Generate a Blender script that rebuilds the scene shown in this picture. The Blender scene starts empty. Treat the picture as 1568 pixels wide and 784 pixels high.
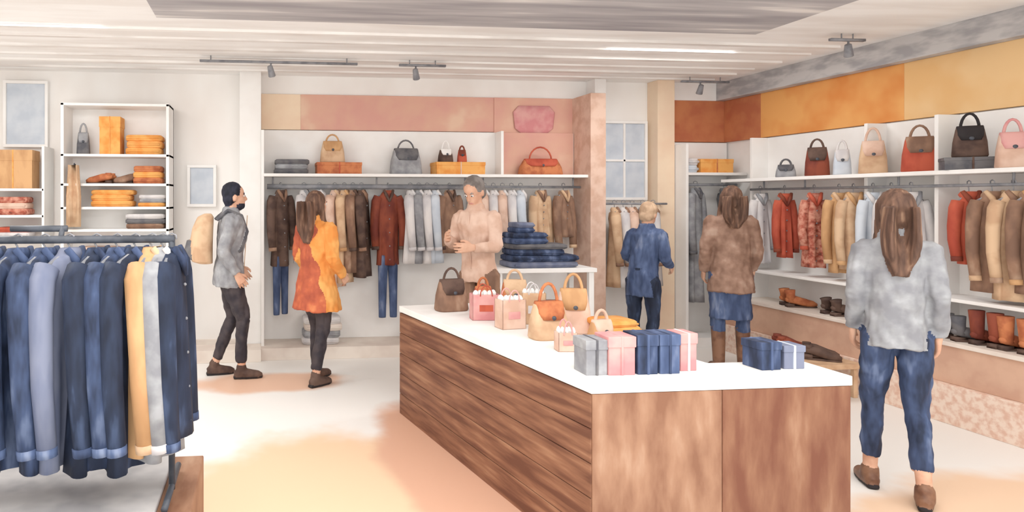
import bpy, math, random
from math import sin, cos, pi, radians
from mathutils import Vector, Matrix, noise, Euler
from mathutils.bvhtree import BVHTree
random.seed(7)
SC = bpy.context.scene
COL = SC.collection
SC.view_settings.view_transform = 'Standard'
SC.view_settings.look = 'None'
SC.view_settings.exposure = .05
SC.view_settings.gamma = 1.12

# ------------------------------------------------------------------ materials
def lin(c):
    return tuple(((v/255)/12.92 if v/255 <= .04045 else (((v/255)+.055)/1.055)**2.4) for v in c)
MATS = {}
def mat(name, c, c2=None, rough=.75, scale=9, stretch=(1,1,1), var=.16, c3=None, detail=3):
    if name in MATS: return MATS[name]
    m = bpy.data.materials.new(name); m.use_nodes = True
    nt = m.node_tree; b = nt.nodes['Principled BSDF']
    b.inputs['Roughness'].default_value = rough
    b.inputs['Specular IOR Level'].default_value = .25
    l = lin(c)
    d = lin(c2) if c2 else tuple(v*(1-var) for v in l)
    tc = nt.nodes.new('ShaderNodeTexCoord'); mp = nt.nodes.new('ShaderNodeMapping')
    mp.inputs['Scale'].default_value = stretch
    nz = nt.nodes.new('ShaderNodeTexNoise'); nz.inputs['Scale'].default_value = scale
    nz.inputs['Detail'].default_value = detail
    rp = nt.nodes.new('ShaderNodeValToRGB')
    rp.color_ramp.elements[0].position = .38; rp.color_ramp.elements[1].position = .58
    rp.color_ramp.elements[0].color = (*d, 1); rp.color_ramp.elements[1].color = (*l, 1)
    if c3:
        e = rp.color_ramp.elements.new(.70); e.color = (*lin(c3), 1)
    nt.links.new(tc.outputs['Object'], mp.inputs['Vector']); nt.links.new(mp.outputs[0], nz.inputs['Vector'])
    nt.links.new(nz.outputs[0], rp.inputs[0]); nt.links.new(rp.outputs[0], b.inputs['Base Color'])
    MATS[name] = m
    return m

WHITE = mat('white_paint', (248,246,243), (240,236,232), scale=2.2)
WALL = mat('wall_paint', (250,247,243), (240,233,227), scale=1.3, stretch=(1,1,.5))
WARM = mat('warm_white', (238,226,214), (222,206,194), scale=3)
PINK = mat('blush_panel', (222,172,150), (218,160,146), scale=2.5, c3=(230,192,166))
CREAM = mat('cream_panel', (244,218,188), (238,206,176), scale=3)
ROSE = mat('rose', (208,132,134), (220,162,156), scale=6)
BURNT = mat('burnt_orange_paint', (198,122,80), (182,102,70), scale=4)
ORANGE = mat('orange_paint', (236,166,94), (222,136,68), scale=2.2)
PEACH = mat('peach_paint', (240,198,142), (234,184,122), scale=2)
GREYC = mat('grey_ceiling', (186,182,183), (154,150,154), scale=2.2, stretch=(.3,3,1), c3=(232,227,223))
CEIL = mat('ceiling_paint', (252,250,248), (238,233,229), scale=2.2, stretch=(.35,2.0,1))
BEAM = mat('ceiling_slat', (248,244,240), (222,215,210), scale=3, stretch=(.4,2,1))
GREY = mat('grey_trim', (196,193,192), (160,158,160), scale=4, stretch=(1,1,3))
METAL = mat('dark_metal', (84,88,96), (60,64,72), rough=.4, scale=12)
TRACKM = mat('track_grey', (140,140,144), (112,112,118), rough=.5, scale=12)
RAILM = mat('steel_rail', (146,146,150), (118,120,126), rough=.4, scale=12)
WOODL = mat('wood_left', (136,92,68), (98,60,44), scale=3.2, stretch=(3,.5,8), c3=(160,116,88), rough=.65, detail=6)
WOODF = mat('wood_front', (158,116,90), (128,86,64), scale=3, stretch=(3.2,1,1.0), c3=(176,138,112), rough=.65, detail=6)
WOODR = mat('wood_front_dark', (136,92,68), (110,64,46), scale=3, stretch=(3.6,1,.9), c3=(158,116,90), rough=.65, detail=6)
NAVY = mat('denim_navy', (58,72,104), (32,40,60), scale=15, stretch=(1,1,.3), c3=(94,108,140))
DNAVY = mat('denim_dark', (38,48,70), (24,30,46), scale=14, stretch=(1,1,.3), c3=(66,80,110))
DENIM = mat('denim_mid', (78,94,130), (52,66,98), scale=14, stretch=(1,1,.3), c3=(120,132,160))
SLATE = mat('slate_blue', (122,128,150), (98,106,132), scale=10, stretch=(1,1,.3))
TAN = mat('tan_cloth', (208,160,112), (186,138,94), scale=10, stretch=(1,1,.4))
LTAN = mat('light_tan', (216,180,144), (196,156,122), scale=9)
BROWN = mat('brown_cloth', (150,114,92), (118,88,72), scale=10, stretch=(1,1,.5), c3=(178,146,122))
COATB = mat('brown_coat', (156,122,104), (128,96,80), scale=9, c3=(176,146,128))
DBROWN = mat('dark_brown', (96,74,64), (70,52,46), scale=10)
RUST = mat('rust_cloth', (138,66,46), (106,46,36), scale=9, stretch=(1,1,.5))
RED = mat('red_cloth', (194,88,64), (168,68,50), scale=9, stretch=(1,1,.5))
OCOAT = mat('orange_coat', (238,168,92), (226,138,64), scale=7)
ROCOAT = mat('red_orange_coat', (194,96,64), (160,74,54), scale=8, c3=(216,126,80))
GREYJ = mat('grey_jacket', (154,155,158), (132,132,137), scale=12, c3=(170,171,175))
DGREY = mat('dark_grey', (108,106,108), (80,80,86), scale=10)
PALE = mat('pale_cloth', (224,219,217), (198,194,196), scale=9, stretch=(1,1,.4))
PALEB = mat('pale_blue', (206,213,222), (190,199,211), scale=5)
PPEACH = mat('peach_cloth', (226,192,172), (208,168,146), scale=8)
PATT = mat('patterned_cloth', (172,86,68), (210,146,124), scale=26, c3=(118,64,54))
ORG = mat('orange_goods', (238,170,92), (226,142,64), scale=9)
BRORG = mat('brown_orange_goods', (200,120,76), (166,88,56), scale=12)
SKIN = mat('skin', (222,174,146), (210,156,128), scale=12)
HAIRB = mat('hair_brown', (112,82,66), (78,56,46), scale=16, stretch=(2,2,.3), c3=(152,118,94))
HAIRD = mat('hair_dark', (40,42,56), (26,28,38), scale=16)
HAIRG = mat('hair_grey_brown', (132,124,120), (104,96,92), scale=16)
HAIRL = mat('hair_blonde', (202,170,140), (176,144,116), scale=16)
DARK = mat('dark_detail', (40,36,38), scale=10)
EYEW = mat('eye_white', (235,232,228), scale=10)
PBASE = mat('plinth_blush', (216,174,148), (204,160,136), scale=6)
PTILE = mat('peach_tiles', (242,218,200), (224,182,160), scale=22)
BOOTB = mat('boot_brown', (130,92,70), (100,66,50), scale=14, rough=.5)
BLACKJ = mat('black_trousers', (66,58,60), (44,40,46), scale=10)

# ------------------------------------------------------------------ mesh builder
class MB:
    def __init__(s): s.v=[]; s.f=[]; s.m=[]
    def add(s, vs, fs, mi):
        o=len(s.v); s.v += [Vector(p) for p in vs]
        for f in fs: s.f.append(tuple(i+o for i in f)); s.m.append(mi)
    def merge(s, o, M=None, mi=None):
        k=len(s.v); s.v += [(M@p if M else p.copy()) for p in o.v]
        for f,m in zip(o.f,o.m): s.f.append(tuple(i+k for i in f)); s.m.append(m if mi is None else mi)
        return s
    def box(s,x0,x1,y0,y1,z0,z1,mi=0):
        s.prism([(x0,y0),(x1,y0),(x1,y1),(x0,y1)],z0,z1,mi)
    def prism(s,poly,z0,z1,mi=0):
        n=len(poly); vs=[(x,y,z0) for x,y in poly]+[(x,y,z1) for x,y in poly]
        fs=[tuple(range(n-1,-1,-1)),tuple(range(n,2*n))]
        fs+=[(i,(i+1)%n,n+(i+1)%n,n+i) for i in range(n)]
        s.add(vs,fs,mi)
    def rings(s,rs,mi=0):
        n=len(rs[0]); vs=[p for r in rs for p in r]; fs=[]
        for j in range(len(rs)-1):
            for i in range(n):
                fs.append((j*n+i,j*n+(i+1)%n,(j+1)*n+(i+1)%n,(j+1)*n+i))
        fs.append(tuple(range(n-1,-1,-1))); k=(len(rs)-1)*n
        fs.append(tuple(range(k,k+n)))
        s.add(vs,fs,mi)
    def tube(s,pts,rad,mi=0,n=12,flat=1.0):
        pts=[Vector(p) for p in pts]
        if not hasattr(rad,'__len__'): rad=[rad]*len(pts)
        rs=[]; ref=None
        for i,p in enumerate(pts):
            a=pts[max(i-1,0)]; b=pts[min(i+1,len(pts)-1)]; d=(b-a).normalized()
            if ref is None:
                ref=Vector((1,0,0)) if abs(d.x)<.8 else Vector((0,1,0))
            u=(ref-d*ref.dot(d)).normalized(); w=d.cross(u); ref=u
            rs.append([p+(u*cos(2*pi*k/n)+w*sin(2*pi*k/n)*flat)*rad[i] for k in range(n)])
        s.rings(rs,mi)
    def limb(s,pts,rad,mi=0,n=14):
        P=[];R=[]
        pts=[Vector(p) for p in pts]
        d0=(pts[0]-pts[1]).normalized()
        P.append(pts[0]+d0*rad[0]*.7); R.append(rad[0]*.5)
        for i in range(len(pts)-1):
            for t in (0,.33,.66):
                P.append(pts[i].lerp(pts[i+1],t)); R.append(rad[i]*(1-t)+rad[i+1]*t)
        P.append(pts[-1]); R.append(rad[-1])
        s.tube(P,R,mi,n)
    def stack(s,rows,mi=0,n=24,p=2.0,wave=0,wn=5,ph=0):
        rs=[]; z0=rows[0][2]; z1=rows[-1][2]
        for (cx,cy,z,rx,ry) in rows:
            t=abs((z-z0)/((z1-z0) or 1)); r=[]
            for k in range(n):
                a=2*pi*k/n; c=cos(a); q=sin(a)
                x=math.copysign(abs(c)**(2/p),c)*rx; y=math.copysign(abs(q)**(2/p),q)*ry
                y+=wave*t*sin(wn*x/max(rx,.01)+ph); x*=1+wave*.8*t*sin(wn*a+ph)
                r.append((cx+x,cy+y,z))
            rs.append(r)
        s.rings(rs,mi)
    def ell(s,c,r,mi=0,M=None,nu=14,nv=9):
        rs=[]
        for j in range(nv+1):
            th=pi*(j+.02)/(nv+.04); rr=[]
            for k in range(nu):
                a=2*pi*k/nu
                p=Vector((c[0]+r[0]*sin(th)*cos(a),c[1]+r[1]*sin(th)*sin(a),c[2]+r[2]*cos(th)))
                rr.append(M@p if M else p)
            rs.append(rr)
        s.rings(rs[::-1],mi)
    def obj(s,name,mats,loc=(0,0,0),rz=0,smooth=True,bevel=0,parent=None,M=None):
        me=bpy.data.meshes.new(name); me.from_pydata([tuple(p) for p in s.v],[],s.f)
        for m in mats: me.materials.append(m)
        me.polygons.foreach_set('material_index',s.m)
        me.polygons.foreach_set('use_smooth',[smooth]*len(s.f))
        me.update()
        o=bpy.data.objects.new(name,me); COL.objects.link(o)
        o.location=loc; o.rotation_euler=(0,0,rz)
        if bevel:
            b=o.modifiers.new('bevel','BEVEL'); b.width=bevel; b.segments=2; b.limit_method='ANGLE'
        if parent: o.parent=parent
        return o
def empty(name,loc=(0,0,0)):
    e=bpy.data.objects.new(name,None); COL.objects.link(e); e.location=loc; e.empty_display_size=.1; return e
def B(name,x0,x1,y0,y1,z0,z1,m,bevel=.004,parent=None):
    mb=MB(); cx,cy,cz=(x0+x1)/2,(y0+y1)/2,z0
    mb.box(x0-cx,x1-cx,y0-cy,y1-cy,0,z1-z0)
    return mb.obj(name,[m],(cx,cy,cz),smooth=False,bevel=bevel,parent=parent)

def remesh(mb,vox,smooth_it=4,foldlab=(),amp=0.0,seed=0):
    tmp=mb.obj('tmp',[WHITE]*10)
    md=tmp.modifiers.new('r','REMESH'); md.mode='VOXEL'; md.voxel_size=vox
    sm=tmp.modifiers.new('s','SMOOTH'); sm.factor=.5; sm.iterations=smooth_it
    dg=bpy.context.evaluated_depsgraph_get()
    me=bpy.data.meshes.new_from_object(tmp.evaluated_get(dg))
    bvh=BVHTree.FromPolygons(mb.v,mb.f)
    out=MB(); 
    out.f=[tuple(p.vertices) for p in me.polygons]
    for p in me.polygons:
        r=bvh.find_nearest(p.center); out.m.append(mb.m[r[2]] if r[2] is not None else 0)
    vl=[0]*len(me.vertices)
    for f,m in zip(out.f,out.m):
        for i in f: vl[i]=m
    for v in me.vertices:
        co=v.co.copy(); l=vl[v.index]
        if l in foldlab:
            nn=noise.noise(Vector((co.x*13+seed,co.y*13,co.z*5)))+.6*noise.noise(Vector((co.x*28,co.y*28+seed,co.z*16)))
            co+=v.normal*amp*nn
        elif l==1 and foldlab:
            co+=v.normal*.006*noise.noise(Vector((co.x*55,co.y*55,co.z*8)))
        out.v.append(co)
    bpy.data.objects.remove(tmp); bpy.data.meshes.remove(me)
    return out

# ------------------------------------------------------------------ people
def hand(mb_out,wr,d,side,curl=.5,thumb_fwd=Vector((0,1,0))):
    h=MB()
    h.stack([(0,0,.03,.022,.026),(0,0,.0,.02,.028),(0,0,-.03,.017,.036),(0,0,-.07,.015,.040),(0,0,-.09,.012,.037)],0,n=14,p=2.4)
    L=[.060,.072,.078,.070]
    for i,y in enumerate((-.033,-.011,.011,.032)):
        l=L[i]; c=-side*curl
        pts=[(0,y*.9,-.072),(c*.008,y,-.072-l*.4),(c*.026,y*1.05,-.072-l*.72),(c*.05,y*1.05,-.072-l*.92)]
        h.tube(pts,[.0095,.009,.0082,.0055],0,n=8)
    c=-side*curl
    h.tube([(0,.02,-.015),(c*.012,.046,-.042),(c*.022,.054,-.07),(c*.034,.05,-.09)],[.013,.012,.0105,.007],0,n=8)
    z=-d.normalized(); y=(thumb_fwd-z*thumb_fwd.dot(z))
    if y.length<.05: y=Vector((0,0,1))-z*z.z
    y.normalize(); x=y.cross(z)
    M=Matrix((x,y,z)).transposed().to_4x4(); M.translation=wr
    r=remesh(h,.0042,1)
    mb_out.merge(r,M,0)

def figure(name,loc,yaw,H=1.7,lean=(0,0),J={},hem=.80,flare=1.0,bulk=1.0,hair='long',hairlen=1.25,mats=None,
           head_yaw=0,head_pitch=0,boot=0.0,split=None,beard=False,pack=False,skirt=0,slim=.95,scarf=False,ankle=.14,hairw=1.0,legw=1.0,armw=1.0):
    S=H/1.72
    j={'hipR':(.09,0,.90),'kneeR':(.10,.02,.50),'ankR':(.10,-.01,.09),'toeR':(.125,.15,.03),
       'shR':(.17,0,1.385),'elR':(.225,-.03,1.11),'wrR':(.235,.05,.88)}
    for k in list(j): 
        a=j[k]; j[k[:-1]+'L']=(-a[0],a[1],a[2])
    j.update(J)
    for k in j:
        if k[:2] in('sh','el','wr'): j[k]=(j[k][0]*slim,j[k][1],j[k][2])
    def off(p):
        t=max(0,(p[2]-.92)/.5); return Vector((p[0]+lean[0]*t,p[1]+lean[1]*t,p[2]-(abs(lean[1])*.25*t)))
    j={k:(off(v) if k[:2] in('sh','el','wr') else Vector(v)) for k,v in j.items()}
    b=MB()
    def row(z,rx,ry,dy=0): 
        c=off((0,dy,z)); return (c.x,c.y,c.z,rx*bulk*slim,ry*bulk)
    rows=[row(1.465,.062/bulk,.058/bulk,-.01),row(1.44,.095,.07,-.01),row(1.415,.14,.085),row(1.38,.172,.098),row(1.32,.178,.112,.01),row(1.22,.166,.115,.01),
          row(1.12,.156,.108),row(1.04,.154,.106),row(.95,.168,.118)]
    z=.88
    while z>hem+.02:
        t=(.95-z)/(.95-hem+.001); rows.append(row(z,.172*(1+(flare-1)*t),.124*(1+(flare-1)*t))); z-=.06
    rows.append(row(hem,.172*flare,.124*flare)); 
    b.stack(rows[::-1],2,n=28,p=2.25)
    c=off((0,-.01,1.47)); b.stack([(c.x,c.y,c.z-.05,.085,.08),(c.x,c.y-.005,c.z,.075,.072),(c.x,c.y-.008,c.z+.02,.07,.066)],5 if scarf else 2,n=18)
    b.stack([(0,0,.84,.10,.09),(0,0,.88,.155*slim,.108),(0,0,.96,.155*slim,.108),(0,0,1.02,.14*slim,.10)],3,n=20)
    for sd in 'RL':
        hp,kn,an,to=j['hip'+sd],j['knee'+sd],j['ank'+sd],j['toe'+sd]
        calf=kn.lerp(an,.3)+Vector((0,-.012,0))
        b.limb([hp,hp.lerp(kn,.45),kn],[.092*legw,.08*legw,.062*legw],3)
        if boot>0:
            cut=kn.lerp(an,1-boot)
            b.limb([kn,calf,cut],[.061*legw,.058*legw,.05],3 if boot<.95 else 0)
            b.limb([cut,cut.lerp(an,.5),an],[.062,.056,.05],4)
        else:
            b.limb([kn,calf,an.lerp(kn,ankle)],[.061*legw,.058*legw,.05*legw],3)
            b.limb([an.lerp(kn,ankle+.08),an],[.038,.034],0)
        d=(to-an); d.z=0; d.normalize(); gz=an.z-.09
        heel=Vector((an.x,an.y,0))-d*.045; zz=Vector((0,0,1))
        b.tube([heel-d*.018+zz*(gz+.04),heel+zz*(gz+.045),heel+d*.06+zz*(gz+.05),heel+d*.13+zz*(gz+.036),heel+d*.19+zz*(gz+.03),heel+d*.225+zz*(gz+.026)],
               [.022,.036,.046,.042,.036,.018],4,n=14)
        b.limb([an+zz*.02,an-zz*.03],[.044,.046],4)
        side=Vector((-d.y,d.x,0))
        pl=[heel-d*.025-side*.028,heel+d*.1-side*.04,heel+d*.18-side*.036,heel+d*.232-side*.014,heel+d*.232+side*.014,heel+d*.18+side*.036,heel+d*.1+side*.04,heel-d*.025+side*.028]
        b.prism([(q.x,q.y) for q in pl],gz+.001,gz+.022,6)
        sh,el,wr=j['sh'+sd],j['el'+sd],j['wr'+sd]
        ab=bulk*armw
        b.limb([sh,sh.lerp(el,.5),el],[.067*ab,.058*ab,.051*ab],2)
        b.limb([el,el.lerp(wr,.5),el.lerp(wr,.97)],[.051*ab,.047*ab,.038*ab],2)
    if skirt: 
        b.stack([(0,0,skirt,.175,.14),(0,0,skirt+.1,.168,.13),(0,0,.9,.16,.12)],3,n=24)
    nb=off((0,-.012,1.42)); hc=off((0,.012,1.585))
    b.limb([nb,nb.lerp(hc,.8)],[.058,.052],0)
    HM=Matrix.Translation(hc)@Matrix.Rotation(head_yaw,4,'Z')@Matrix.Rotation(-head_pitch,4,'X')
    b.ell((0,-.008,.03),(.073,.092,.088),0,HM,18,12)
    b.ell((0,.022,-.035),(.058,.066,.078),0,HM,18,12)
    b.ell((0,.05,-.085),(.028,.026,.022),0,HM)
    b.ell((0,.094,-.022),(.0125,.018,.016),0,HM); b.tube([HM@Vector((0,.085,.012)),HM@Vector((0,.1,-.02))],[.009,.013],0,8)
    b.ell((0,.083,-.058),(.022,.009,.007),8,HM)
    for s in(1,-1):
        b.ell((s*.073,-.005,-.01),(.011,.02,.03),0,HM)
        b.ell((s*.03,.08,.028),(.02,.008,.006),1,HM)
    b.ell((0,-.024,.04),(.084,.094,.094),1,HM,18,12)
    b.ell((0,-.045,-.02),(.078,.062,.07),1,HM,18,12)
    if beard: b.ell((0,.035,-.075),(.057,.056,.045),1,HM)
    if hair=='long':
        rr=[]
        for t in range(8):
            u=t/7; zc=1.62-(1.62-hairlen)*u
            q=off((0,-.05-.06*min(1,u*1.6),zc)); w=(.082+.014*sin(pi*min(1,u*1.1))-.045*max(0,u-.7)/.3)*hairw
            rr.append((q.x,q.y,zc,w,.052-.02*max(0,u-.7)/.3))
        b.stack(rr[::-1],1,n=20,wave=.12,wn=4,ph=1)
        for s in(1,-1):
            q=off((0,0,1.6)); b.tube([(q.x+s*.070,q.y-.01,1.63),(q.x+s*.08*hairw,q.y-.01,1.54),(q.x+s*.085*hairw,q.y+.005,1.44),(q.x+s*.08*hairw,q.y+.02,1.38)],[.022,.026,.026,.012],1,10)
    if pack:
        b.stack([(0,-.2,1.0,.12,.06),(0,-.23,1.02,.15,.09),(0,-.24,1.15,.155,.10),(0,-.225,1.3,.145,.09),(0,-.2,1.4,.11,.07),(0,-.18,1.43,.06,.03)],5,n=20,p=3)
        b.stack([(0,-.335,1.04,.10,.03),(0,-.345,1.12,.11,.035),(0,-.33,1.2,.09,.03)],7,n=16,p=3)
        for s in(1,-1): b.tube([off((s*.1,-.14,1.38)),off((s*.105,-.05,1.47)),off((s*.11,.07,1.42)),off((s*.12,.125,1.28)),off((s*.14,.08,1.12)),off((s*.13,-.1,1.06))],.017,7,8)
    r=remesh(b,.0085,3,foldlab=(2,3),amp=.014,seed=len(name))
    if split:
        for i,f in enumerate(r.f):
            if r.m[i]==2:
                c=r.v[f[0]]
                if c.x*split[0]+c.y*split[1] < split[2]+.06*noise.noise(c*6): r.m[i]=5
    out=MB(); out.merge(r)
    for s in(1,-1):
        out.ell((s*.029,.078,.008),(.014,.009,.008),9,HM,10,6); out.ell((s*.029,.084,.008),(.006,.005,.006),6,HM,8,5)
    fp=[off((0,.118*bulk,z)) for z in (1.42,1.3,1.2,1.1,1.0,.95)]
    out.tube(fp,.004,5,6)
    for sd,s in(('R',1),('L',-1)):
        wr,el=j['wr'+sd],j['el'+sd]
        d=(wr-el).normalized()
        fw=Vector((0,1,0)) if abs(d.y)<.8 else Vector((0,0,1))
        hand(out,wr,d,s,.9,fw)
    for p in out.v: p*=S
    ml=[mats.get('skin',SKIN),mats['hair'],mats['coat'],mats['pants'],mats['shoe'],mats.get('coat2',mats['coat']),DARK,mats.get('misc',DBROWN),ROSE,EYEW]
    return out.obj(name,ml,(loc[0],loc[1],0),yaw)

# ------------------------------------------------------------------ garments & goods
def garment(name,loc,yaw,w,L,main,trim=None,sleeve=.5,thick=.09,pants=None,plen=.6,parent=None,hang=.07,flare=1.0,sl=1.0):
    g=MB(); ph=random.random()*6; W=w/2
    g.tube([(0,-.02,-.005),(0,-.018,.012),(0,0,.02),(0,.018,.012),(0,.018,-.01),(0,.004,-.03),(0,0,-hang)],.004,2,6)
    g.tube([(-W*.85,0,-hang-.055),(0,0,-hang),(W*.85,0,-hang-.055)],.009,2,6)
    z0=-hang+.012
    rows=[(0,0,z0,.045,.035),(0,0,z0-.025,.06,.045),(0,0,z0-.045,W*.62,thick*.45),(0,0,z0-.085,W*.95,thick*.5),(0,0,z0-.2,W*.9,thick*.62)]
    k=9
    for i in range(1,k+1):
        t=i/k; rows.append((0,0,z0-.2-(L-.2)*t,W*(.9+(flare-.9)*t),thick*(.62+.12*t)))
    g.stack(rows[::-1],0,n=36,p=2.3,wave=0)
    for p in g.v:
        if p.z<z0-.12:
            t=(z0-.12-p.z)/L; q=t*.035*sin(p.x/W*5+ph)+t*.012*sin(p.x/W*13+ph*2); p.y+=q; p.x*=1+.05*t*sin(p.z*9+ph)
    if sleeve:
        for s in(1,-1):
            y=-.01; r=sl
            g.tube([(s*W*.82,0,z0-.07),(s*W*1.0,0,z0-.12),(s*(W+.02),y,z0-.25),(s*(W+.03),y-.015,z0-.12-sleeve*.6),(s*(W+.02),y-.03,z0-.1-sleeve)],
                   [.05*r,.054*r,.048*r,.043*r,.038*r],0,12)
            g.tube([(s*(W+.021),y-.028,z0-.085-sleeve),(s*(W+.02),y-.031,z0-.12-sleeve)],[.041*r,.040*r],1,12)
    g.tube([(-.05,-.02,z0-.0),(-.03,-.05,z0-.05),(0,-.062,z0-.12)],[.014,.018,.008],1,8)
    g.tube([(.05,-.02,z0-.0),(.03,-.05,z0-.05),(0,-.062,z0-.12)],[.014,.018,.008],1,8)
    for z in range(5):
        zz=z0-.16-(L-.22)*z/4; t=max(0,(z0-.15-zz)/L)
        g.ell((0,-thick*.66+t*.03*sin(ph),zz),(.007,.007,.007),2,None,8,5)
    if pants:
        for s in(1,-1):
            pz=z0-L; g.tube([(s*W*.38,0,pz+.1),(s*W*.42,0,pz),(s*W*.46,0,pz-plen*.5),(s*W*.48,0,pz-plen*.97),(s*W*.48,0,pz-plen)],[W*.42,W*.44,W*.36,W*.32,W*.30],3,12,flat=.8)
    return g.obj(name,[main,trim or main,RAILM,pants or main],loc,yaw,parent=parent)

def handbag(name,loc,yaw,w,d,h,m,m2,handle=.12,parent=None):
    g=MB()
    g.stack([(0,0,0,w*.47,d*.46),(0,0,.012,w*.5,d*.5),(0,0,h*.5,w*.47,d*.42),(0,0,h*.9,w*.4,d*.26),(0,0,h,w*.37,d*.18)],0,n=28,p=4)
    g.stack([(0,-d*.06,h*.55,w*.32,d*.42),(0,-d*.05,h*.72,w*.38,d*.38),(0,-d*.02,h*.96,w*.385,d*.26),(0,0,h+.006,w*.37,d*.2)],1,n=24,p=4)
    pts=[(w*.26*cos(pi*t/10),0,h*.93+handle*1.1*sin(pi*t/10)) for t in range(11)]
    g.tube(pts,.009,1,8)
    for s in(1,-1): g.ell((s*w*.26,-d*.1,h*.92),(.012,.012,.012),2,None,8,5)
    g.ell((0,-d*.44,h*.6),(.016,.01,.014),2,None,8,5)
    return g.obj(name,[m,m2,METAL],loc,yaw,parent=parent)
def paperbag(name,loc,yaw,w,d,h,m,m2):
    g=MB(); t=.004
    g.box(-w/2,w/2,-d/2,-d/2+t,0,h,0); g.box(-w/2,w/2,d/2-t,d/2,0,h,0); g.box(-w/2,-w/2+t,-d/2,d/2,0,h,0); g.box(w/2-t,w/2,-d/2,d/2,0,h,0); g.box(-w/2,w/2,-d/2,d/2,0,t,0)
    for y in(-d/2-.001,d/2+.001): g.tube([(w*.22*cos(pi*k/8),y,h-.01+.07*sin(pi*k/8)) for k in range(9)],.004,1,6)
    g.box(-w*.25,w*.25,-d/2-.002,-d/2,h*.35,h*.6,1)
    for k in range(5): g.ell(((k-2)*w*.17,random.uniform(-.2,.2)*d,h*.98),(w*.11,d*.3,.03),2,None,8,5)
    return g.obj(name,[m,m2,WHITE],loc,yaw,smooth=False)
def giftbox(name,loc,yaw,w,d,h,m,m2,parent=None):
    g=MB(); g.box(-w/2,w/2,-d/2,d/2,0,h*.8,0); g.box(-w/2-.004,w/2+.004,-d/2-.004,d/2+.004,h*.72,h,0)
    g.box(-.006,.006,-d/2-.006,d/2+.006,.0,h+.002,1)
    return g.obj(name,[m,m2],loc,yaw,smooth=False,bevel=.003,parent=parent)
def foldstack(name,loc,yaw,w,d,ts,ms,parent=None):
    g=MB(); z=0
    for i,t in enumerate(ts):
        dx=random.uniform(-.015,.015); ww=w*random.uniform(.92,1)
        g.stack([(dx,0,z,ww*.46,d*.46),(dx,0,z+t*.2,ww*.5,d*.5),(dx,0,z+t*.8,ww*.5,d*.5),(dx,0,z+t,ww*.46,d*.46)],i%len(ms),n=28,p=6)
        g.tube([(dx-ww*.45,-d*.5,z+t*.5),(dx+ww*.45,-d*.5,z+t*.5)],t*.18,i%len(ms),8)
        z+=t*.98
    return g.obj(name,ms,loc,yaw,parent=parent)
def shoe(name,loc,yaw,m,boot=0,heel=.02,parent=None):
    g=MB()
    for s in(-.06,.06):
        g.prism([(s-.03,-.12),(s+.03,-.12),(s+.038,.03),(s+.034,.1),(s+.012,.135),(s-.012,.135),(s-.034,.1),(s-.038,.03)],0,.012,1)
        g.box(s-.028,s+.028,-.12,-.06,0,.012+heel,1)
        g.tube([(s,-.125,.05+heel),(s,-.09,.052+heel),(s,-.03,.05+heel*.7),(s,.05,.04),(s,.1,.032),(s,.135,.026)],[.015,.034,.038,.037,.032,.014],0,12)
        if boot: g.tube([(s,-.08,.05),(s,-.085,.1+heel),(s,-.09,boot)],[.036,.038,.045],0,14)
        else: g.tube([(s,-.085,.06+heel),(s,-.085,.088+heel)],[.033,.031],0,12)
    return g.obj(name,[m,DBROWN],loc,yaw,parent=parent)

# ------------------------------------------------------------------ room shell
def floor_mat():
    m=bpy.data.materials.new('floor_light_patches'); m.use_nodes=True; nt=m.node_tree; b=nt.nodes['Principled BSDF']
    b.inputs['Roughness'].default_value=.45; b.inputs['Specular IOR Level'].default_value=.25
    tc=nt.nodes.new('ShaderNodeTexCoord')
    nz=nt.nodes.new('ShaderNodeTexNoise'); nz.inputs['Scale'].default_value=1.6; nz.inputs['Detail'].default_value=4
    nt.links.new(tc.outputs['Object'],nz.inputs['Vector'])
    prev=None
    def painted_light(cx,cy,rx,ry,c,s):
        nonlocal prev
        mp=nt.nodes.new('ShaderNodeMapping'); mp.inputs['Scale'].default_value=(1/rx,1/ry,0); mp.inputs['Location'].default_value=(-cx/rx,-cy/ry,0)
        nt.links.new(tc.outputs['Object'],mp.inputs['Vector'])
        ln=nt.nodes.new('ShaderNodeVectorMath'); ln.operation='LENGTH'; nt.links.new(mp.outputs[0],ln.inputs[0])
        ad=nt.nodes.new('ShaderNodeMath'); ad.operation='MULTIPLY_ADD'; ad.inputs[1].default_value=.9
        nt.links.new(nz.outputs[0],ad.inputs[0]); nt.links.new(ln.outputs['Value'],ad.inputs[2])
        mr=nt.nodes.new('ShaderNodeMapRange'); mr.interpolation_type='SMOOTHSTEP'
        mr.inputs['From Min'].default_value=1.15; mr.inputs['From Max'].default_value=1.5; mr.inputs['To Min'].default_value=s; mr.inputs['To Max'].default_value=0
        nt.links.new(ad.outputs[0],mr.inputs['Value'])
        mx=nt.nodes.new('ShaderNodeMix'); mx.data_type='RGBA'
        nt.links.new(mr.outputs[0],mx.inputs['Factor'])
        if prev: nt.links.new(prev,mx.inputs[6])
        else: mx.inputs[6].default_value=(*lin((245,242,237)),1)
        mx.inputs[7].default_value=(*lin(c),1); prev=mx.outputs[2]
    painted_light(.35,3.35,1.0,1.25,(238,202,166),1)  # warm light on the open floor, painted into the base colour
    painted_light(1.15,3.75,.45,1.35,(220,170,142),1)  # shade along the counter's left foot, painted in
    painted_light(.05,5.75,.8,.34,(234,190,162),1)
    painted_light(4.0,2.95,1.2,.5,(238,202,170),1)
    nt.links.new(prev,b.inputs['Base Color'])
    return m
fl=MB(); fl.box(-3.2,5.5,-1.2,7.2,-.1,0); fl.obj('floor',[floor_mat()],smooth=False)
fl=MB(); fl.box(-3.2,5.5,-1.2,7.2,2.92,3.02); fl.obj('ceiling',[CEIL],smooth=False)
B('wall_back',-3.2,5.3,7.0,7.2,0,2.92,WALL,0)
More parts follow.
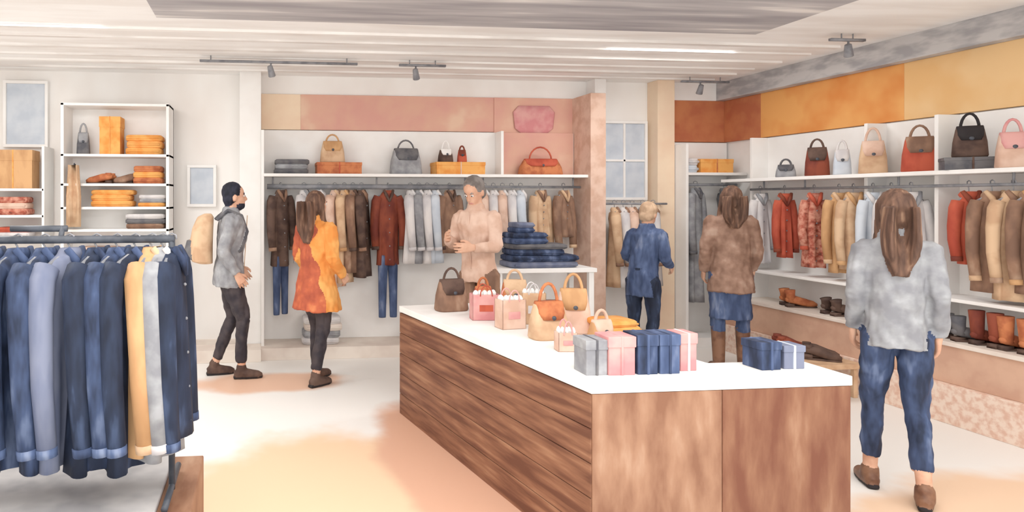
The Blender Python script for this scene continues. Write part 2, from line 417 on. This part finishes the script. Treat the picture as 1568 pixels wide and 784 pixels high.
B('wall_right',5.3,5.5,-1.2,7.2,0,2.92,WHITE,0)
B('wall_left',-3.4,-3.2,-1.2,7.2,0,2.92,WALL,0)
cs=MB()
for y,wd,h in ((3.0,.10,.03),(3.4,.12,.03),(5.12,.06,.02),(5.42,.05,.015),(5.75,.08,.02),(6.1,.04,.015),(6.35,.08,.02),(6.68,.05,.015)):
    cs.box(-3.19,4.95,y,y+wd,2.92-h,2.925)
cs.obj('ceiling_slats',[BEAM],smooth=False)
B('ceiling_panel',-.75,3.9,3.6,4.8,2.905,2.925,GREYC,.004)
B('trim_1',5.16,5.31,-1.2,7.0,2.72,2.921,GREY,.005)
B('trim_2',4.5,5.16,6.94,7.0,2.72,2.921,WHITE,.005)
B('wall_band_cream',-.0,.42,6.97,7.005,2.34,2.72,CREAM,.004)
B('wall_band_blush',.42,2.55,6.97,7.005,2.34,2.72,PINK,.004)
B('wall_band_blush_tall',2.55,3.62,6.96,7.005,1.9,2.72,PINK,.004)
B('trim_3',3.45,3.62,6.55,6.97,.1,2.72,PPEACH,.005)
B('trim_4',3.63,3.76,6.8,7.0,0,2.92,WHITE,.005)
B('trim_5',-.22,0,6.75,7.0,0,2.92,WHITE,.005)
B('trim_6',4.36,4.56,6.8,7.0,0,2.92,CREAM,.005)
B('wall_band_burnt',4.58,5.3,6.95,7.005,2.25,2.72,BURNT,.004)
B('wall_band_burnt_side',5.26,5.305,6.40,6.95,2.25,2.72,BURNT,.004)
B('wall_band_orange',5.26,5.305,4.85,6.40,2.25,2.72,ORANGE,.004)
B('wall_band_peach',5.26,5.305,2.0,4.85,2.25,2.72,PEACH,.004)
B('baseboard_back',-3.2,5.3,6.96,7.005,0,.12,WARM,.004)
g=MB(); g.stack([(0,0,-.16,.14,.012),(0,0,-.1,.22,.012),(0,0,.08,.24,.012),(0,0,.15,.18,.012)],0,n=20,p=3); o=g.obj('wall_sign',[ROSE],(3.0,6.945,2.48))
def window(name,x0,x1,z0,z1,nx,nz,glass=PALEB):
    e=empty(name,((x0+x1)/2,6.97,z0)); w=x1-x0; h=z1-z0; g=MB()
    g.box(-w/2,w/2,-.005,.03,0,h,1); t=.03
    g.box(-w/2-t,w/2+t,-.03,.03,-t,0,0); g.box(-w/2-t,w/2+t,-.03,.03,h,h+t,0); g.box(-w/2-t,-w/2,-.03,.03,0,h,0); g.box(w/2,w/2+t,-.03,.03,0,h,0)
    for i in range(1,nx): x=-w/2+w*i/nx; g.box(x-.012,x+.012,-.02,.02,0,h,0)
    for i in range(1,nz): z=h*i/nz; g.box(-w/2,w/2,-.02,.02,z-.012,z+.012,0)
    g.obj('frame_and_glass',[WHITE,glass],smooth=False,bevel=.002,parent=e)
window('window_1',3.82,4.3,1.62,2.45,2,2)
window('window_2',-2.58,-2.2,2.16,2.78,1,1)
window('window_3',-.74,-.5,1.55,1.93,1,1)

# ------------------------------------------------------------------ left wall cabinet with goods
cab=MB()
for x in(-1.95,-.94): cab.box(x,x+.03,6.62,6.96,.0,2.55)
for z in(.12,.5,.9,1.28,1.5,1.73,2.02,2.52): cab.box(-1.95,-.91,6.62,6.96,z,z+.025)
cab.box(-1.95,-.91,6.93,6.96,0,2.55)
cab.obj('display_cabinet',[WHITE],smooth=False,bevel=.003)
handbag('handbag',(-1.78,6.8,2.045),.2,.13,.1,.22,DGREY,GREYJ,.1)
giftbox('gift_box',(-1.50,6.8,2.045),0,.2,.2,.38,ORG,OCOAT)
foldstack('folded_shirts',(-1.17,6.8,2.045),0,.38,.26,[.07,.07,.06],[ORG,OCOAT])
shoe('shoe_pair',(-1.6,6.8,1.755),1.5,BRORG); shoe('shoe_pair',(-1.35,6.8,1.755),1.9,BROWN)
foldstack('folded_shirts',(-1.12,6.8,1.755),0,.3,.26,[.06,.06,.06],[BRORG,ORG])
foldstack('folded_shirts',(-1.48,6.8,1.525),0,.42,.26,[.06,.06,.05],[ORG,OCOAT])
foldstack('folded_shirts',(-1.1,6.8,1.525),0,.28,.26,[.04,.04,.04],[ORG,GREYJ,PALE])
foldstack('folded_shirts',(-1.15,6.8,1.305),0,.4,.26,[.05,.05,.05],[BROWN,DGREY,PALE])
foldstack('folded_shirts',(-1.62,6.8,.925),0,.4,.26,[.05]*4,[PALE,PPEACH]); foldstack('folded_shirts',(-1.17,6.8,.925),0,.36,.26,[.05]*3,[PALEB,PALE])
foldstack('folded_shirts',(-1.4,6.8,.525),0,.4,.26,[.05]*4,[PALE,LTAN])
g=MB(); g.stack([(0,0,0,.06,.03),(0,0,-.3,.075,.035),(0,0,-.6,.07,.04)][::-1],0,n=20,wave=.1,wn=6); g.tube([(0,0,-.01),(0,.02,.02),(0,.06,.01)],.006,1,6)
g.obj('hanging_scarf',[LTAN,METAL],(-1.82,6.60,1.93))
sh=MB()
for z in(1.2,1.42,1.68): sh.box(-2.75,-2.12,6.66,6.96,z,z+.025)
for x in(-2.77,-2.14): sh.box(x,x+.025,6.66,6.96,.0,2.12)
sh.obj('shelf_unit',[WHITE],smooth=False,bevel=.003)
giftbox('gift_box',(-2.42,6.8,1.705),0,.36,.22,.38,TAN,ORG)
foldstack('folded_shirts',(-2.44,6.8,1.445),0,.34,.24,[.06,.06,.06],[PATT,PPEACH]); foldstack('folded_shirts',(-2.44,6.8,1.225),0,.34,.24,[.05,.05],[PALE,RED])

# ------------------------------------------------------------------ central display unit
un=MB()
un.box(.02,3.45,6.60,6.96,1.83,1.86); un.box(0,.03,6.62,6.96,0,2.3); un.box(2.22,2.25,6.70,6.96,.12,1.83); 
un.box(.03,3.45,6.93,6.96,.12,2.33)
un.box(.0,3.45,6.5,6.96,0,.12,1)
for x in(2.55,): un.box(x,x+.03,6.75,6.96,1.86,2.33)
un.box(2.58,3.44,6.915,6.93,1.86,2.33,2)
un.obj('display_unit',[WHITE,WARM,PINK],smooth=False,bevel=.003)
B('display_platform',-.75,0.0,6.45,6.74,0,.12,WARM)
rl=MB()
rl.tube([(.06,6.74,1.73),(2.2,6.74,1.73)],.026,0,12); rl.tube([(2.27,6.74,1.73),(3.43,6.74,1.73)],.014,0,10)
for x in(.12,1.2,2.15,2.35,3.35): rl.tube([(x,6.74,1.73),(x,6.74,1.84)],.009,0,8)
rl.obj('clothes_rail',[RAILM])
R=1.752; Y=6.74
def G(name,x,yaw,w,L,m,t=None,**k): return garment(name,(x,Y,R),radians(yaw),w,L,m,t,**k)
G('hanging_jacket',.20,35,.22,.78,DBROWN,BROWN,pants=DENIM,plen=.5)
G('hanging_shirt',.44,72,.3,.75,PALE,GREYJ)
G('hanging_shirt',.60,72,.3,.7,PALEB,PALE)
G('hanging_dress',.76,62,.3,1.0,PPEACH,LTAN,flare=1.1)
G('hanging_dress',.86,66,.3,.95,LTAN,TAN,flare=1.1)
G('hanging_jacket',.95,70,.32,.85,BROWN,DBROWN)
G('hanging_jacket',1.04,72,.30,.9,DBROWN,BROWN)
G('hanging_jacket',1.32,5,.25,.78,RUST,DBROWN,pants=DENIM,plen=.55)
for x,m in((1.56,PALE),(1.65,GREYJ),(1.74,PALE),(1.83,PALEB)): G('hanging_shirt',x,72,.32,.76,m,PALE)
G('hanging_jacket',1.98,30,.26,.66,BROWN,DBROWN)
for x,m in((2.36,PPEACH),(2.46,PALE),(2.56,PPEACH),(2.66,PALE),(2.76,PALEB)): G('hanging_shirt',x,68,.32,.6,m,PALE)
G('hanging_jacket',2.98,20,.18,.5,LTAN,BROWN); G('hanging_jacket',3.24,25,.18,.5,BROWN,LTAN)
foldstack('folded_jeans',(.32,6.78,1.86),0,.36,.26,[.05,.05,.05],[DGREY,GREYJ])
giftbox('shoe_box',(.80,6.78,1.86),0,.46,.26,.12,BRORG,RED)
handbag('handbag',(.74,6.78,1.98),0,.26,.14,.22,LTAN,TAN,.08)
handbag('handbag',(1.52,6.78,1.86),.1,.34,.18,.27,GREYJ,DGREY,.1)
giftbox('display_tray',(2.08,6.78,1.86),0,.52,.26,.13,ORG,PPEACH)
handbag('handbag',(1.95,6.78,1.99),.2,.16,.1,.14,DBROWN,WHITE,.09); handbag('handbag',(2.13,6.78,1.99),-.1,.1,.08,.13,RED,RUST,.05)
handbag('handbag',(3.0,6.78,1.86),0,.48,.18,.17,BRORG,RED,.13)
foldstack('folded_shirts',(1.85,6.75,.12),0,.5,.3,[.07]*4,[PALE,WARM]); foldstack('folded_shirts',(2.5,6.75,.12),0,.4,.3,[.07]*5,[PPEACH,PALE])
foldstack('folded_shirts',(.62,6.75,.12),0,.4,.3,[.07]*4,[PALE,GREYJ,WARM])

rl=MB(); rl.tube([(3.7,6.7,1.55),(4.4,6.7,1.55)],.012,0,10)
for x in(3.72,4.38): rl.tube([(x,6.7,1.55),(x,6.97,1.55)],.01,0,8)
rl.obj('clothes_rail',[RAILM])
for x,m in((3.80,LTAN),(3.9,PALE),(4.0,PPEACH),(4.12,GREYJ),(4.24,PALE)): garment('hanging_shirt',(x,6.7,1.57),radians(65),.3,.85,m,BROWN)

cu=MB(); cu.box(4.57,4.60,6.62,6.96,0,2.2); cu.box(4.60,5.28,6.62,6.96,1.86,1.89); cu.box(4.6,5.28,6.93,6.96,0,2.24); cu.box(4.57,5.28,6.6,6.96,0,.1)
cu.obj('corner_display_unit',[WHITE],smooth=False,bevel=.003)
rl=MB(); rl.tube([(4.60,6.74,1.76),(5.25,6.74,1.76)],.016,0,10); rl.obj('clothes_rail',[RAILM])
garment('hanging_coat',(4.76,6.74,1.78),radians(30),.22,1.25,GREYJ,DGREY,sleeve=.6); garment('hanging_coat',(5.1,6.74,1.78),radians(60),.28,1.1,DGREY,PALE,sleeve=.6)
giftbox('shoe_box',(4.96,6.78,1.89),0,.38,.24,.15,ORG,BRORG); foldstack('folded_shirts',(4.68,6.78,1.89),0,.14,.24,[.08,.08],[PALEB,PALE])

# ------------------------------------------------------------------ right wall fixtures
rw=MB()
rw.box(4.92,5.29,2.4,6.55,1.78,1.81); rw.box(4.95,5.29,2.4,6.55,.86,.885)
for y in(2.4,3.55,4.42,5.0,6.3): rw.box(5.08,5.29,y,y+.03,.57,2.24)
rw.box(5.26,5.29,2.4,6.55,.57,2.24)
rw.obj('shelving_unit',[WHITE],smooth=False,bevel=.003)
pb=MB(); pb.box(4.90,5.29,2.4,6.5,.28,.56,0); pb.box(4.88,5.29,2.4,6.5,.55,.58,1); pb.box(4.86,5.29,2.4,6.5,0,.28,2)
pb.obj('display_bench',[PBASE,WARM,PTILE],smooth=False,bevel=.004)
rl=MB(); rl.tube([(5.05,2.5,1.70),(5.05,6.28,1.70)],.012,0,10)
for y in(3.0,3.9,4.7,5.6,6.1): rl.tube([(5.05,y,1.70),(5.05,y,1.79)],.008,0,8)
rl.obj('clothes_rail',[RAILM])
def GR(name,y,yaw,w,L,m,t=None,**k): return garment(name,(5.05,y,1.714),radians(yaw),w,L,m,t,sl=.8,**k)
GR('hanging_shirt',6.15,-5,.14,.7,PALE,GREYJ,sleeve=.45)
GR('hanging_shirt',5.84,-20,.11,.62,RED,RUST,sleeve=.45)
GR('hanging_dress',5.50,-20,.15,.68,PATT,RED,sleeve=.4,flare=1.15)
GR('hanging_jacket',5.24,-20,.16,.70,TAN,LTAN)
GR('hanging_shirt',5.10,-20,.17,.66,LTAN,TAN)
GR('hanging_shirt',4.92,-20,.14,.62,PALEB,PALE)
GR('hanging_shirt',4.76,-20,.16,.62,PALE,PALEB)
GR('hanging_jacket',4.6,-20,.18,.66,PALE,GREYJ)
GR('hanging_jacket',4.18,-20,.15,.52,RED,RUST,sleeve=.38)
GR('hanging_coat',4.03,-20,.2,.70,BROWN,LTAN); GR('hanging_coat',3.90,-20,.2,.74,LTAN,BROWN); GR('hanging_coat',3.80,-20,.17,.68,BROWN,TAN)
GR('hanging_shirt',3.66,-20,.2,.7,PALE,PPEACH)
def hb(y,w,h,m,m2,hd=.1,x=5.08,yaw=-.7): handbag('handbag',(x,y,1.81),yaw,w,.14,h,m,m2,hd)
hb(5.86,.17,.12,GREYJ,DGREY,.06)
hb(5.50,.19,.26,RUST,DBROWN,.09)
hb(5.24,.13,.22,PALEB,PALE,.09)
hb(4.95,.19,.27,LTAN,PPEACH,.12)
hb(4.56,.22,.27,RED,BROWN,.1)
giftbox('display_tray',(5.08,4.20,1.81),-.7,.30,.2,.09,DGREY,DBROWN); handbag('handbag',(5.08,4.20,1.902),-.7,.19,.13,.22,DBROWN,DARK,.1)
hb(3.93,.17,.24,PPEACH,ROSE,.1)
shoe('shoe_pair',(5.08,5.72,.58),-1.9,BRORG,boot=.16); shoe('shoe_pair',(5.08,5.25,.58),-1.7,DBROWN,boot=.14); shoe('shoe_pair',(5.08,4.9,.58),-1.7,BROWN)
shoe('boot_pair',(5.08,4.22,.58),-1.9,DGREY,boot=.18); shoe('boot_pair',(5.08,4.02,.58),-1.6,RUST,boot=.24); shoe('boot_pair',(5.08,3.84,.58),-1.6,BRORG,boot=.23)
sb=MB(); sb.box(4.40,4.80,4.75,5.5,.24,.28,0)
for x in(4.43,4.74):
    for y in(4.78,5.44): sb.box(x,x+.035,y,y+.035,0,.24,0)
sb.obj('shoe_bench',[LTAN],smooth=False,bevel=.004)
shoe('shoe_pair',(4.6,5.25,.28),-2.0,RUST,heel=.04); shoe('shoe_pair',(4.6,4.95,.28),-2.2,DBROWN,heel=.03)

# ------------------------------------------------------------------ sales counter
H0=.80
out=[(1.42,2.69),(2.66,2.69),(2.66,2.98),(2.17,2.98),(1.84,4.92),(1.03,4.82)]
ct=empty('sales_counter',(1.8,3.4,0)); 
def cobj(mb,n,m,bev=.003):
    for p in mb.v: p-=Vector((1.8,3.4,0))
    o=mb.obj(n,m,smooth=False,bevel=bev,parent=ct); return o
c=MB(); c.prism([(1.45,2.72),(2.63,2.72),(2.63,2.95),(2.14,2.95),(1.81,4.89),(1.06,4.79)],0,.755,0); cobj(c,'carcass',[WOODR])
c=MB(); c.prism(out,.757,H0,0); cobj(c,'top',[WHITE])
A=Vector((1.425,2.70)); F=Vector((1.035,4.81)); d=(F-A).normalized()
outw=Vector((-abs(d.y),d.x)); 
bd=MB(); nb=5
for i in range(nb):
    z0=.755*i/nb; z1=.755*(i+1)/nb-.004
    q=[A+outw*.004,F+outw*.004,F-outw*.03,A-outw*.03]
    bd.prism([(v.x,v.y) for v in q],z0,z1,0)
cobj(bd,'side_planks',[WOODL])
fb=MB(); xs=[1.425,2.03,2.655]
for i in range(2): fb.box(xs[i]+.0015,xs[i+1]-.0015,2.692,2.73,0,.755,i)
cobj(fb,'front_panels',[WOODF,WOODR])
bk=MB(); bk.box(2.63,2.657,2.70,2.97,0,.755); cobj(bk,'end_panel',[WOODF])
T=H0
handbag('handbag',(1.36,4.58,T),.2,.24,.14,.22,BROWN,DBROWN,.09)
paperbag('gift_bag',(1.48,4.22,T),-.1,.18,.1,.17,ROSE,RED)
handbag('handbag',(1.56,4.48,T),.1,.15,.1,.18,RED,BRORG,.07)
paperbag('gift_bag',(1.54,3.92,T),.15,.16,.1,.18,PPEACH,ROSE); paperbag('gift_bag',(1.74,4.05,T),-.2,.15,.09,.2,LTAN,PALE)
handbag('handbag',(1.64,3.6,T),.1,.22,.14,.21,LTAN,BRORG,.11); handbag('handbag',(1.86,3.74,T),-.2,.2,.12,.26,PPEACH,TAN,.1)
handbag('handbag',(1.74,4.35,T),-.2,.2,.12,.24,BRORG,LTAN,.08); paperbag('gift_bag',(1.60,3.30,T),-.1,.1,.07,.1,PPEACH,ROSE)
foldstack('folded_shirts',(2.04,3.62,T),.1,.24,.2,[.035,.035,.035],[ORG,OCOAT]); handbag('handbag',(1.84,3.38,T),.2,.15,.1,.14,TAN,PPEACH,.06)
giftbox('gift_box',(1.515,2.88,T),0,.10,.12,.16,GREYJ,DGREY)
giftbox('gift_box',(1.63,2.87,T),0,.125,.12,.175,ROSE,ROSE)
giftbox('gift_box',(1.755,2.87,T),0,.095,.12,.18,NAVY,DENIM); giftbox('gift_box',(1.862,2.87,T),0,.095,.12,.18,DENIM,NAVY)
giftbox('gift_box',(1.98,2.9,T),0,.08,.1,.175,ROSE,PALE)
giftbox('gift_box',(2.37,2.88,T),.05,.10,.12,.13,NAVY,DENIM); giftbox('gift_box',(2.50,2.88,T),-.05,.10,.1,.11,SLATE,PALEB)

tb=MB(); tb.box(2.2,3.2,5.95,6.45,.90,.94)
for x in(2.22,3.13):
    for y in(5.97,6.38): tb.box(x,x+.05,y,y+.05,0,.9)
tb.box(2.25,3.15,6.0,6.4,.35,.38)
tb.obj('display_table',[WHITE],smooth=False,bevel=.004)
foldstack('folded_jeans',(2.72,6.18,.94),.05,.72,.36,[.06,.06],[SLATE,NAVY]); foldstack('folded_jeans',(2.66,6.18,1.058),-.05,.58,.34,[.06,.05],[NAVY,DGREY])
foldstack('folded_jeans',(2.56,6.18,1.166),.08,.38,.3,[.06,.05],[DENIM,NAVY]); foldstack('folded_jeans',(2.54,6.18,1.274),.08,.2,.24,[.05,.05],[DENIM,SLATE])
foldstack('folded_shirts',(2.5,6.2,.38),0,.4,.3,[.07]*4,[PPEACH,PALE,LTAN]); foldstack('folded_shirts',(2.95,6.2,.38),0,.34,.3,[.07]*3,[PALE,PPEACH])

# ------------------------------------------------------------------ foreground rack
pl=MB(); pl.box(-1.75,-.42,2.35,3.25,0,.36,0); pl.box(-.42,-.28,2.35,3.25,0,.345,1)
pl.obj('display_plinth',[GREY,WOODF],smooth=False,bevel=.006)
rk=MB(); zr=1.43; yr=2.85
rk.tube([(-1.75,yr,zr),(-.37,yr,zr)],.017,0,10); rk.tube([(-1.05,yr+.03,zr+.045),(-.82,yr+.03,zr+.045)],.014,0,10)
for x in(-1.7,-.38): rk.tube([(x,yr,.36),(x,yr,zr+.01)],.014,0,10); rk.tube([(x,yr-.22,.375),(x,yr+.22,.375)],.014,0,10)
rk.tube([(-.84,yr,zr-.01),(-.84,yr+.03,zr+.05)],.012,0,8)
rk.obj('clothes_rack',[METAL])
for x,m,t,a,L,w in((-1.22,NAVY,DENIM,80,.84,.36),(-1.12,DENIM,NAVY,78,.86,.36),(-1.01,NAVY,DENIM,75,.88,.36),(-.90,NAVY,DENIM,78,.88,.36),(-.80,SLATE,DENIM,70,.88,.36),(-.69,DNAVY,NAVY,78,.90,.36),
                   (-.605,NAVY,DENIM,74,.88,.36),(-.53,DNAVY,DENIM,70,.90,.38),(-.462,TAN,LTAN,80,.84,.34),(-.415,GREYJ,PALE,82,.86,.34),(-.38,DNAVY,NAVY,84,.80,.32)):
    garment('denim_jacket' if m in(NAVY,DENIM,DNAVY,SLATE) else 'hanging_coat',(x,yr,zr+.004),radians(a),w,L,m,t,sleeve=.68,thick=.085,hang=.05,flare=1.02)

# ------------------------------------------------------------------ ceiling track lights
def track(name,x0,x1,y,spots,zt=2.86):
    g=MB(); g.box(x0,x1,y-.015,y+.015,zt,zt+.02,0)
    for x in(x0+.1,x1-.1): g.tube([(x,y,zt+.02),(x,y,2.925)],.005,0,6)
    for x,ax in spots:
        g.tube([(x,y,zt),(x,y,zt-.06)],.008,0,8)
        dd=Vector((ax,.35,-.8)).normalized(); p=Vector((x,y,zt-.07))
        g.tube([p-dd*.05,p-dd*.045,p+dd*.05,p+dd*.055],[.014,.024,.034,.03],0,14); g.tube([p+dd*.054,p+dd*.06],[.028,.026],1,12)
    return g.obj(name,[TRACKM,EYEW])
track('track_light',-.56,.90,6.08,[(.09,.2)]); track('track_light',1.3,1.75,6.08,[(1.46,.2)])
track('track_light',4.5,5.05,6.6,[(4.72,.0)]); track('track_light',4.5,4.8,4.75,[(4.66,.4)])

# ------------------------------------------------------------------ people
figure('woman_in_grey_jacket',(3.40,3.18),radians(-38),1.66,hem=.84,bulk=1.04,slim=.78,armw=.92,hair='long',hairlen=1.24,hairw=.85,head_yaw=0,ankle=.26,legw=.92,
  J={'hipL':(-.08,0,.9),'hipR':(.08,0,.9),'ankL':(-.10,.10,.09),'kneeL':(-.09,.06,.5),'toeL':(-.13,.27,.03),'ankR':(.10,-.12,.09),'kneeR':(.09,.0,.5),'toeR':(.13,.05,.03),
     'elR':(.235,-.04,1.12),'wrR':(.235,.04,.9),'elL':(-.235,-.02,1.12),'wrL':(-.23,.08,.91)},
  mats=dict(hair=HAIRB,coat=GREYJ,pants=NAVY,shoe=BOOTB))
figure('woman_in_orange_coat',(.48,5.68),radians(-50),1.68,hem=.66,flare=1.34,bulk=1.12,slim=.95,hair='long',hairlen=1.25,split=(.2,1,-.075),
  J={'ankL':(-.09,.10,.09),'kneeL':(-.09,.09,.5),'toeL':(-.10,.26,.03),'ankR':(.09,-.10,.09),'kneeR':(.09,0,.5),'toeR':(.10,.06,.03),
     'elR':(.24,-.03,1.12),'wrR':(.2,.14,.96),'elL':(-.24,-.02,1.12),'wrL':(-.22,.14,.96)},
  mats=dict(hair=HAIRB,coat=OCOAT,coat2=ROCOAT,pants=BLACKJ,shoe=DBROWN))
figure('man_with_backpack',(-.29,5.95),radians(-82),1.77,lean=(0,.03),hem=.80,bulk=1.12,hair='short',beard=True,pack=True,
  J={'ankL':(-.09,-.12,.09),'kneeL':(-.09,.05,.5),'toeL':(-.10,.04,.03),'ankR':(.09,.10,.09),'kneeR':(.09,.12,.51),'toeR':(.10,.26,.03),
     'elR':(.23,-.08,1.12),'wrR':(.22,.05,.92),'elL':(-.23,0,1.12),'wrL':(-.2,.12,.94)},
  mats=dict(hair=HAIRD,coat=GREYJ,pants=BLACKJ,shoe=DBROWN,coat2=LTAN,misc=DGREY))
figure('shopper_in_peach_top',(1.88,5.5),radians(130),1.82,lean=(0,.05),hem=.84,bulk=.98,slim=.88,hair='short',head_pitch=.5,
  J={'elR':(.24,.04,1.14),'wrR':(.14,.24,1.2),'elL':(-.24,.06,1.14),'wrL':(-.12,.25,1.14)},
  mats=dict(hair=HAIRG,coat=PPEACH,pants=BROWN,shoe=DBROWN))
figure('shopper_in_blue_jacket',(3.6,5.85),radians(-60),1.60,lean=(0,.08),hem=.74,bulk=1.04,slim=.85,hair='short',head_pitch=.35,
  J={'elR':(.25,.0,1.14),'wrR':(.2,.2,1.04),'elL':(-.24,.0,1.14),'wrL':(-.14,.22,1.02)},
  mats=dict(hair=HAIRL,coat=DENIM,pants=DNAVY,shoe=BROWN))
figure('woman_in_brown_coat',(4.32,5.62),radians(-22),1.73,hem=.74,flare=1.15,bulk=1.1,slim=.88,hair='long',hairlen=1.33,boot=.8,skirt=.5,head_yaw=.15,
  J={'elR':(.24,.0,1.12),'wrR':(.23,.08,.93),'elL':(-.24,-.02,1.12),'wrL':(-.23,.08,.92)},
  mats=dict(hair=HAIRB,coat=COATB,pants=DENIM,shoe=BOOTB))

# ------------------------------------------------------------------ lights & world
def area(name,loc,sx,sy,e,col=(1,.995,.985),rot=(0,0,0)):
    l=bpy.data.lights.new(name,'AREA'); l.shape='RECTANGLE'; l.size=sx; l.size_y=sy; l.energy=e; l.color=col
    o=bpy.data.objects.new(name,l); COL.objects.link(o); o.location=loc; o.rotation_euler=rot; return o
area('added_fill_light',(1.2,1.6,2.86),4.5,1.6,95)  # added lamps that brighten the room, not actual ceiling fittings
area('added_fill_light',(-1.9,4.4,2.915),1.4,1.8,62)  # added fill for the left wall
area('added_fill_light',(3.6,5.4,2.915),1.2,.5,26)
w=bpy.data.worlds.new('world'); SC.world=w; w.use_nodes=True
w.node_tree.nodes['Background'].inputs[0].default_value=(1,.992,.98,1); w.node_tree.nodes['Background'].inputs[1].default_value=2.25

# ------------------------------------------------------------------ camera
cd=bpy.data.cameras.new('camera'); cam=bpy.data.objects.new('camera',cd); COL.objects.link(cam)
cam.location=(0,0,1.6); cam.rotation_euler=(radians(90),0,radians(-6))
cd.sensor_width=36; cd.lens=36*1000/1568; cd.shift_x=(784-505)/1568; cd.shift_y=-(392-305)/1568
cd.clip_start=.05
SC.camera=cam
